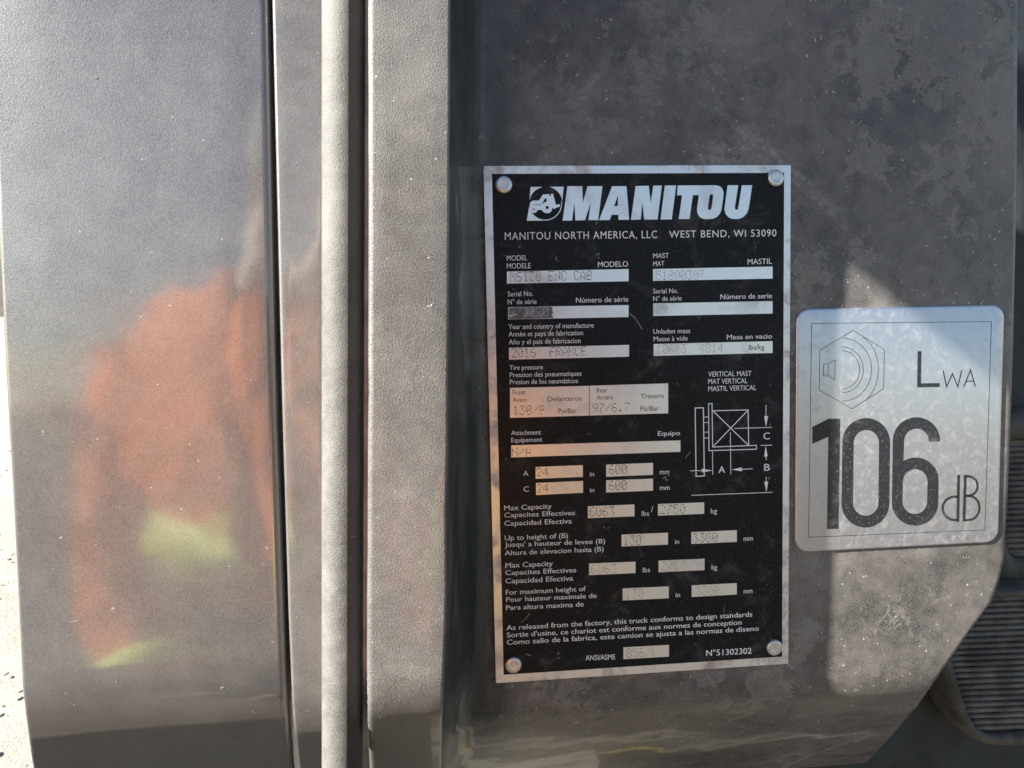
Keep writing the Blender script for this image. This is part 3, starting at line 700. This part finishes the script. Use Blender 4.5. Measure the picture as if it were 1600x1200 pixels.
# ------------------------------------------------------------------ noise label
nl = thing('noise_label', 'silver foil sound level sticker with 106 dB in black, rounded corners', 'sticker', (0.1035, 0, -0.05))
e6 = crop(1240, 470, 4.7059); e7 = crop(1240, 640, 4.7059)
q = px_poly([(1244, 480.5), (1569, 478), (1560.5, 849), (1243, 861.5)])
x0 = (q[0][0] + q[3][0]) / 2; x1 = (q[1][0] + q[2][0]) / 2; z1 = (q[0][1] + q[1][1]) / 2; z0 = (q[2][1] + q[3][1]) / 2
YL = -0.0002
lev = [(0.0, YR - 0.0001), (0.0, 0.0002), (0.0002, 0.0), (0.0005, YL + 0.00008), (0.0009, YL)]
loops = [rounded_rect(x0 + i, x1 - i, z0 + i, z1 - i, 0.0056 - i, 8) for i, y in lev]; n = len(loops[0]); vs = []
for lp, (i, y) in zip(loops, lev): vs += [(x, y, z) for x, z in lp]
fs = grid_faces(len(lev), n, True) + [tuple(range((len(lev) - 1) * n, len(lev) * n))]
mesh('foil', vs, fix(vs, fs), MAT['label'], nl, True, 60)
LI = MAT['label_ink']; Y3 = YL - 0.00005
stroke(nl, [(131, 166), (1452, 153), (1404, 884 + 800), (108, 938 + 800)], 4.2, LI, Y3, 'border_line', e6, closed=True)
spk = stroke(nl, [(434, 217), (665, 358), (659, 647), (426, 793), (187, 655), (191, 364)], 4.2, LI, Y3, 'sound_symbol', e6, closed=True)
stroke(spk, [(219, 464), (252, 464), (252, 552), (216, 552)], 4, LI, Y3, 'sound_symbol_line', e6, closed=True)
stroke(spk, [(252, 464), (304, 434), (300, 580), (252, 552)], 4, LI, Y3, 'sound_symbol_line', e6)
for (cx, cy, rx, ry, a0, a1) in ((355, 507, 128, 140, -90, 88), (355, 507, 155, 168, -90, 90), (355, 505, 216, 232, -90, 90), (430, 505, 190, 262, -66, 62)):
    stroke(spk, arc(cx, cy, rx, ry, a0, a1, 28), 4, LI, Y3, 'sound_symbol_line', e6)
stroke(nl, [(924, 370), (920, 621), (1072, 619)], 31, LI, Y3, 'letter', e6)
stroke(nl, [(1097, 512), (1122, 632), (1166, 535), (1205, 632), (1234, 510)], 9, LI, Y3, 'letter', e6)
stroke(nl, [(1248, 632), (1298, 508), (1333, 630)], 9, LI, Y3, 'letter', e6); stroke(nl, [(1262, 592), (1322, 590)], 8, LI, Y3, 'letter', e6)
def shp(pts, holes=(), name='digit'):
    vs, fs = prism(px_poly(pts, e7, YL), Y3, Y3 + 0.00003, [px_poly(h, e7, YL) for h in holes]); return mesh(name, vs, fs, LI, nl, False)
shp([(137, 128), (255, 68), (343, 66), (330, 876), (245, 878), (255, 200), (137, 253)])
def stad(xl, xr, yt, yb, sh, ry=None):
    rx = (xr - xl) / 2; cx = (xl + xr) / 2; ry = ry or rx
    return arc(cx, yt + ry, rx, ry, 180, 360, 20) + arc(cx + sh, yb - ry, rx, ry, 0, 180, 20)
shp(stad(358, 709, 62, 867, -6, 178), [stad(441, 628, 150, 780, -5, 96)])
o6 = arc(903, 230, 174, 174, 180, 362, 24) + [(1077, 236), (994, 235)] + arc(903, 232, 91, 92, 0, -180, 20)[1:] + [(812, 230), (807, 378)] + arc(898, 520, 168, 168, 236, 360, 16)[2:] + arc(893, 685, 170, 168, 0, 180, 24) + [(723, 680), (729, 240)]
shp(o6, [stad(803, 985, 438, 768, -3, 92)])
stroke(nl, [(1211, 479), (1205, 824)], 24, LI, Y3, 'letter', e7)
stroke(nl, [(1209, 640)] + arc(1185, 725, 92, 86, -90, -270, 20) + [(1206, 812)], 20, LI, Y3, 'letter', e7)
stroke(nl, [(1260, 480), (1250, 822)], 24, LI, Y3, 'letter', e7)
stroke(nl, [(1258, 490)] + arc(1282, 561, 68, 71, -90, 90, 16) + [(1254, 632)], 19, LI, Y3, 'letter', e7)
stroke(nl, [(1254, 634)] + arc(1288, 722, 76, 88, -90, 90, 16) + [(1250, 813)], 19, LI, Y3, 'letter', e7)
text_on(nl, '239596', (1120, 962), (1298, 958), 36, MAT['smudge'], Y3, -0.012, 'lettering', YL, e7)

# ------------------------------------------------------------------ small marks on the paint
def chip(parent, pts, Y, mat, name='scuff', holes=()):
    vs, fs = prism(px_poly(pts, None, Y), Y - 0.00012, Y + 0.00005, [px_poly(h, None, Y) for h in holes]); mesh(name, vs, fs, mat, parent, False)
YH = -0.046
chip(hood, [(146, 119), (149, 118), (152, 120), (153, 122), (150, 124), (147, 123)], YH, MAT['chalk'])
chip(hood, [(106, 971), (118, 969.5), (126, 968.5), (124, 970.5), (112, 972.5)], YH, MAT['chalk'])
chip(hood, [(336, 1060), (344, 1064), (349, 1066), (350, 1075), (345, 1076), (342, 1068)], -0.0446, MAT['chalk'])

# ------------------------------------------------------------------ added slab out of frame, shaped to shade the panel beside the label
TM = 0.62
def up_sun(px, py): return U(px, py, YR) + SUN0 * TM
a, b = up_sun(1322, 366), up_sun(1604, 592)
ex = (b - a).normalized(); ez = Vector((-ex.z, 0, ex.x)); cc = a + ex * 0.06
caster = thing('wing_mirror', 'black wing mirror on a bent tube arm above the cover panel', 'mirror', tuple(cc))
def mp(u, v, y=0.0): return cc + ex * u + ez * v + Vector((0, y, 0))
lp = rounded_rect(-0.13, 0.16, 0.0, 0.30, 0.012, 6); n = len(lp); vs = []
lev = [(0.94, 0.030), (1.0, 0.022), (1.0, 0.0), (0.97, -0.004)]
for sc, y in lev: vs += [mp(0.015 + (u - 0.015) * sc, (v - 0.15) * sc + 0.15 + (1 - sc) * -0.0, y) for u, v in lp]
fs = grid_faces(4, n, True) + [tuple(range(n))[::-1], tuple(range(3 * n, 4 * n))]
mesh('housing', vs, fs, plain('black mirror plastic', (0.02, 0.02, 0.02), 0.4), caster, True, 40)
vs = [mp(0.015 + (u - 0.015) * 0.92, (v - 0.15) * 0.92 + 0.15, -0.0045) for u, v in lp]
mesh('glass', vs, [tuple(range(n))], plain('mirror glass', (0.8, 0.8, 0.8), 0.03, 0.02, 10, 0.0, metallic=1.0), caster, False)
def tube(path, radii, n=12, cap=True, ref=None):
    """lofted tube; radii are (rx, ry) or numbers; frames follow the path"""
    vs = []; P = [Vector(p) for p in path]; ref = Vector(ref) if ref is not None else Vector((1, 0, 0.01))
    for i, p in enumerate(P):
        t_ = (P[min(i + 1, len(P) - 1)] - P[max(i - 1, 0)]).normalized()
        u = (ref - t_ * ref.dot(t_)).normalized(); v = t_.cross(u)
        r = radii[i] if isinstance(radii, (list, tuple)) else radii
        rx, ry = r if isinstance(r, (list, tuple)) else (r, r)
        for k in range(n):
            an = 2 * math.pi * k / n; vs.append(tuple(p + u * rx * math.cos(an) + v * ry * math.sin(an)))
    fs = grid_faces(len(P), n, True)
    if cap: fs += [tuple(range(n))[::-1], tuple(range((len(P) - 1) * n, len(P) * n))]
    return vs, fs
pts = [mp(0.015, 0.15, 0.03), mp(0.015, 0.15, 0.07), mp(0.0, 0.17, 0.12), mp(-0.02, 0.22, 0.17), mp(-0.05, 0.3, 0.19), Vector((-0.40, -0.03, 0.78)), Vector((-0.37, 0.03, 0.80))]
vs, fs = tube(pts, 0.011)
mesh('arm', vs, fs, MAT['trim'], caster, True, 40)

# ------------------------------------------------------------------ person taking the picture, mirrored in the dusty paint (world coordinates)
def wobj(name, vs, fs, mat, parent, smooth=True):
    me = bpy.data.meshes.new(name); b = Vector((-0.42, -0.78, 0.0))
    me.from_pydata([tuple(Vector(v) - b) for v in vs], [], fs); me.update(); me.materials.append(mat)
    o = bpy.data.objects.new(name, me); COL.objects.link(o); o.parent = parent
    if smooth: me.polygons.foreach_set('use_smooth', [True] * len(me.polygons))
    return o
per = bpy.data.objects.new('person', None); COL.objects.link(per); per.location = (-0.33, -0.78, 0.0)
prop(per, 'stooping person in orange hi-vis jacket with lime bands holding a phone', 'person')
bpy.context.view_layer.update()
SKIN = plain('skin', (0.45, 0.27, 0.19), 0.5, 0.1); HAIR = plain('grey knit hat', (0.30, 0.30, 0.31), 0.8, 0.3, 200)
ORANGE = plain('hi-vis orange cloth', (0.97, 0.25, 0.055), 0.75, 0.05, 1.5, 0.8, 0.06, spec=0.2); LIME = plain('lime reflective band', (0.82, 1.0, 0.12), 0.6, 0.05, 30, 0.2)
NAVY = plain('grey work trousers', (0.12, 0.12, 0.125), 0.85, 0.3, 60); BOOT = plain('boot leather', (0.06, 0.04, 0.025), 0.6, 0.3)
J = dict(pel=(-0.42, -0.78, 0.88), bel=(-0.415, -0.755, 1.00), che=(-0.40, -0.73, 1.18), nek=(-0.31, -0.675, 1.31), hd0=(-0.255, -0.655, 1.35), hd1=(-0.190, -0.635, 1.40), hd2=(-0.160, -0.63, 1.47),
         rs=(-0.27, -0.60, 1.245), re=(-0.13, -0.49, 1.03), rw=(-0.055, -0.395, 1.19), rp=(-0.030, -0.357, 1.235),
         ls=(-0.525, -0.86, 1.245), le=(-0.515, -0.72, 1.04), lw=(-0.435, -0.62, 0.84), lp=(-0.425, -0.61, 0.78),
         rh=(-0.37, -0.72, 0.84), rk=(-0.31, -0.62, 0.48), ra=(-0.34, -0.76, 0.09), rt=(-0.42, -0.62, 0.035),
         lh=(-0.47, -0.84, 0.84), lk=(-0.55, -0.75, 0.48), la=(-0.53, -0.92, 0.09), lt=(-0.63, -0.79, 0.035))
RAD = dict(pel=.09, bel=.065, che=.065, nek=.055, hd0=.07, hd1=.088, hd2=.075, rs=.062, re=.042, rw=.028, rp=.032, ls=.062, le=.042, lw=.028, lp=.032,
           rh=.085, rk=.058, ra=.042, rt=.035, lh=.085, lk=.058, la=.042, lt=.035)
names = list(J); ed = [('pel', 'bel'), ('bel', 'che'), ('che', 'nek'), ('nek', 'hd0'), ('hd0', 'hd1'), ('hd1', 'hd2'), ('che', 'rs'), ('rs', 're'), ('re', 'rw'), ('rw', 'rp'), ('che', 'ls'), ('ls', 'le'), ('le', 'lw'), ('lw', 'lp'),
      ('pel', 'rh'), ('rh', 'rk'), ('rk', 'ra'), ('ra', 'rt'), ('pel', 'lh'), ('lh', 'lk'), ('lk', 'la'), ('la', 'lt')]
V = [Vector(J[k]) for k in names]; R_ = [RAD[k] for k in names]; E_ = [(names.index(a), names.index(b)) for a, b in ed]
def finger(root, pts, r0):
    k = names.index(root)
    for q in pts:
        V.append(Vector(q)); R_.append(r0); E_.append((k, len(V) - 1)); k = len(V) - 1; r0 *= 0.93
p = Vector(J['rp'])       # right hand: fingers wrap behind the phone edge, thumb in front
for i, dz in enumerate((0.028, 0.010, -0.009, -0.026)):
    finger('rp', [p + Vector((-0.010, 0.020, dz)), p + Vector((-0.026, 0.032, dz)), p + Vector((-0.046, 0.030, dz * 0.9))], 0.0092)
finger('rp', [p + Vector((0.012, -0.018, 0.015)), p + Vector((-0.012, -0.026, 0.030)), p + Vector((-0.034, -0.022, 0.036))], 0.0105)
p = Vector(J['lp'])       # left hand hangs half curled
for i, (dx, ln) in enumerate(((0.026, 0.9), (0.009, 1.0), (-0.009, 0.95), (-0.025, 0.75))):
    finger('lp', [p + Vector((dx, 0.006, -0.035 * ln)), p + Vector((dx, 0.018, -0.062 * ln)), p + Vector((dx, 0.034, -0.080 * ln))], 0.0092)
finger('lp', [p + Vector((0.034, 0.012, -0.008)), p + Vector((0.044, 0.026, -0.032)), p + Vector((0.040, 0.036, -0.052))], 0.0105)
me = bpy.data.meshes.new('body'); b0 = Vector((-0.42, -0.78, 0.0))
me.from_pydata([tuple(v - b0) for v in V], E_, []); me.materials.append(SKIN)
bo = bpy.data.objects.new('body', me); COL.objects.link(bo); bo.parent = per
bo.modifiers.new('skin', 'SKIN').use_smooth_shade = True
for i, r in enumerate(R_): me.skin_vertices[0].data[i].radius = (r, r)
me.skin_vertices[0].data[0].use_root = True
bo.modifiers.new('smooth', 'SUBSURF').levels = 2; bo.modifiers['smooth'].render_levels = 2
# jacket: torso and two sleeves
def tb(name, path, radii, mat, n=24, parent=per, ref=None): vs, fs = tube(path, radii, n, True, ref); return wobj(name, vs, fs, mat, parent)
AX = Vector((0.66, 0.75, 0.0)).normalized()
jk = tb('jacket', [(-0.415, -0.76, 1.035), (-0.413, -0.755, 1.07), (-0.410, -0.75, 1.10), (-0.40, -0.73, 1.17), (-0.39, -0.72, 1.235), (-0.36, -0.70, 1.285), (-0.32, -0.68, 1.325)],
        [(0.225, 0.092), (0.226, 0.092), (0.230, 0.092), (0.245, 0.090), (0.240, 0.088), (0.15, 0.080), (0.07, 0.065)], ORANGE, 32, per, AX)
def ltub(name, path, radii, mat): return tb(name, path, radii, mat, 20, jk)
ltub('sleeve', [(-0.32, -0.66, 1.235), J['rs'], (-0.20, -0.55, 1.14), J['re'], (-0.095, -0.445, 1.11), (-0.06, -0.40, 1.18)], [.08, .082, .075, .066, .060, .052], ORANGE)
ltub('sleeve', [(-0.47, -0.80, 1.24), J['ls'], (-0.525, -0.80, 1.15), J['le'], (-0.465, -0.66, 0.935), (-0.438, -0.625, 0.855)], [.08, .082, .076, .070, .064, .056], ORANGE)
tb('reflective_band', [(-0.4125, -0.755, 1.040), (-0.4145, -0.757, 1.094)], [(0.238, 0.106), (0.242, 0.106)], LIME, 32, jk, AX)
tb('reflective_band', [(-0.468, -0.664, 0.940), (-0.452, -0.643, 0.897)], [0.070, 0.066], LIME, 20, jk)
tb('reflective_band', [(-0.115, -0.471, 1.065), (-0.092, -0.441, 1.115)], [0.070, 0.066], LIME, 20, jk)
tr = tb('trousers', [(-0.415, -0.762, 1.045), (-0.42, -0.78, 0.95), (-0.42, -0.785, 0.82), (-0.42, -0.79, 0.78)], [(0.185, 0.088), (0.18, 0.092), (0.18, 0.11), (0.12, 0.10)], NAVY, 24, per, AX)
tb('trouser_leg', [(-0.375, -0.73, 0.86), (-0.34, -0.68, 0.67), J['rk'], (-0.325, -0.69, 0.28), (-0.34, -0.755, 0.10)], [.105, .10, .08, .07, .075], NAVY, 20, tr)
tb('trouser_leg', [(-0.47, -0.84, 0.86), (-0.51, -0.80, 0.67), J['lk'], (-0.54, -0.83, 0.28), (-0.53, -0.915, 0.10)], [.105, .10, .08, .07, .075], NAVY, 20, tr)
for a_, t_ in (('ra', 'rt'), ('la', 'lt')):
    A_, T_ = Vector(J[a_]), Vector(J[t_]); d_ = (T_ - A_); d_.z = 0; d_.normalize()
    tb('boot', [A_ + Vector((0, 0, 0.08)), A_ + Vector((0, 0, 0.0)), A_ + d_ * 0.03 + Vector((0, 0, -0.035)), A_ + d_ * 0.10 + Vector((0, 0, -0.043)), A_ + d_ * 0.175 + Vector((0, 0, -0.045)), A_ + d_ * 0.20 + Vector((0, 0, -0.05))],
       [.058, .056, (.05, .05), (.048, .044), (.045, .035), (.02, .02)], BOOT, 16)
H = Vector((-0.182, -0.635, 1.42)); fd = Vector((0.10, 1.0, -0.25)).normalized(); rt_ = Vector((1, -0.1, 0)).normalized(); up_ = rt_.cross(fd)
def hp(a, b, c): return H + rt_ * a + fd * b + up_ * c
vs, fs = tube([hp(0, -0.02 - 0.0 * k, 0) + up_ * z for k, z in enumerate((-0.02, 0.02, 0.06, 0.09, 0.108, 0.115))], [(.088, .098), (.094, .104), (.09, .10), (.07, .08), (.04, .045), (.01, .01)], 20)
wobj('hat', vs, fs, HAIR, per)
vs, fs = tube([hp(0, 0.085, 0.025), hp(0, 0.10, 0.005), hp(0, 0.108, -0.012), hp(0, 0.09, -0.02)], [.006, .010, .013, .008], 10); wobj('nose', vs, fs, SKIN, per)
vs, fs = tube([hp(-0.024, 0.082, -0.048), hp(0, 0.09, -0.05), hp(0.024, 0.082, -0.048)], [.003, .007, .003], 8); wobj('mouth', vs, fs, plain('lips', (0.35, 0.14, 0.11), 0.5), per)
for sx in (-1, 1):
    vs, fs = tube([hp(sx * 0.048, 0.080, 0.022), hp(sx * 0.032, 0.088, 0.024), hp(sx * 0.018, 0.086, 0.022)], [.002, .008, .002], 10); wobj('eye', vs, fs, plain('eye', (0.25, 0.22, 0.2), 0.2), per)
    vs, fs = tube([hp(sx * 0.088, 0.0, 0.03), hp(sx * 0.098, -0.01, 0.01), hp(sx * 0.09, -0.002, -0.02)], [(.006, .014), (.008, .018), (.005, .01)], 10); wobj('ear', vs, fs, SKIN, per)
# phone held in the right hand, just behind the lens
ph = bpy.data.objects.new('phone', None); COL.objects.link(ph)
ph.matrix_world = camo.matrix_world @ Matrix.Translation((-0.012, -0.012, 0.0085))
prop(ph, 'black mobile phone held level in front of the panel', 'phone')
lp = rounded_rect(-0.028, 0.122, -0.050, 0.022, 0.010, 5)
def phone_part(name, lv, mat):
    n = len(lp); vs = []
    for sc, z in lv: vs += [(u * sc, v * sc, z) for u, v in lp]
    me = bpy.data.meshes.new(name); me.from_pydata(vs, [], grid_faces(len(lv), n, True) + [tuple(range(n))[::-1], tuple(range((len(lv) - 1) * n, len(lv) * n))]); me.materials.append(mat)
    o = bpy.data.objects.new(name, me); COL.objects.link(o); o.parent = ph
phone_part('case', [(0.96, -0.004), (1, -0.002), (1, 0.002), (0.96, 0.004)], plain('black phone case', (0.015, 0.015, 0.016), 0.4))
phone_part('screen', [(0.93, 0.0041), (0.93, 0.0043)], plain('phone screen', (0.02, 0.02, 0.022), 0.1, 0.1))
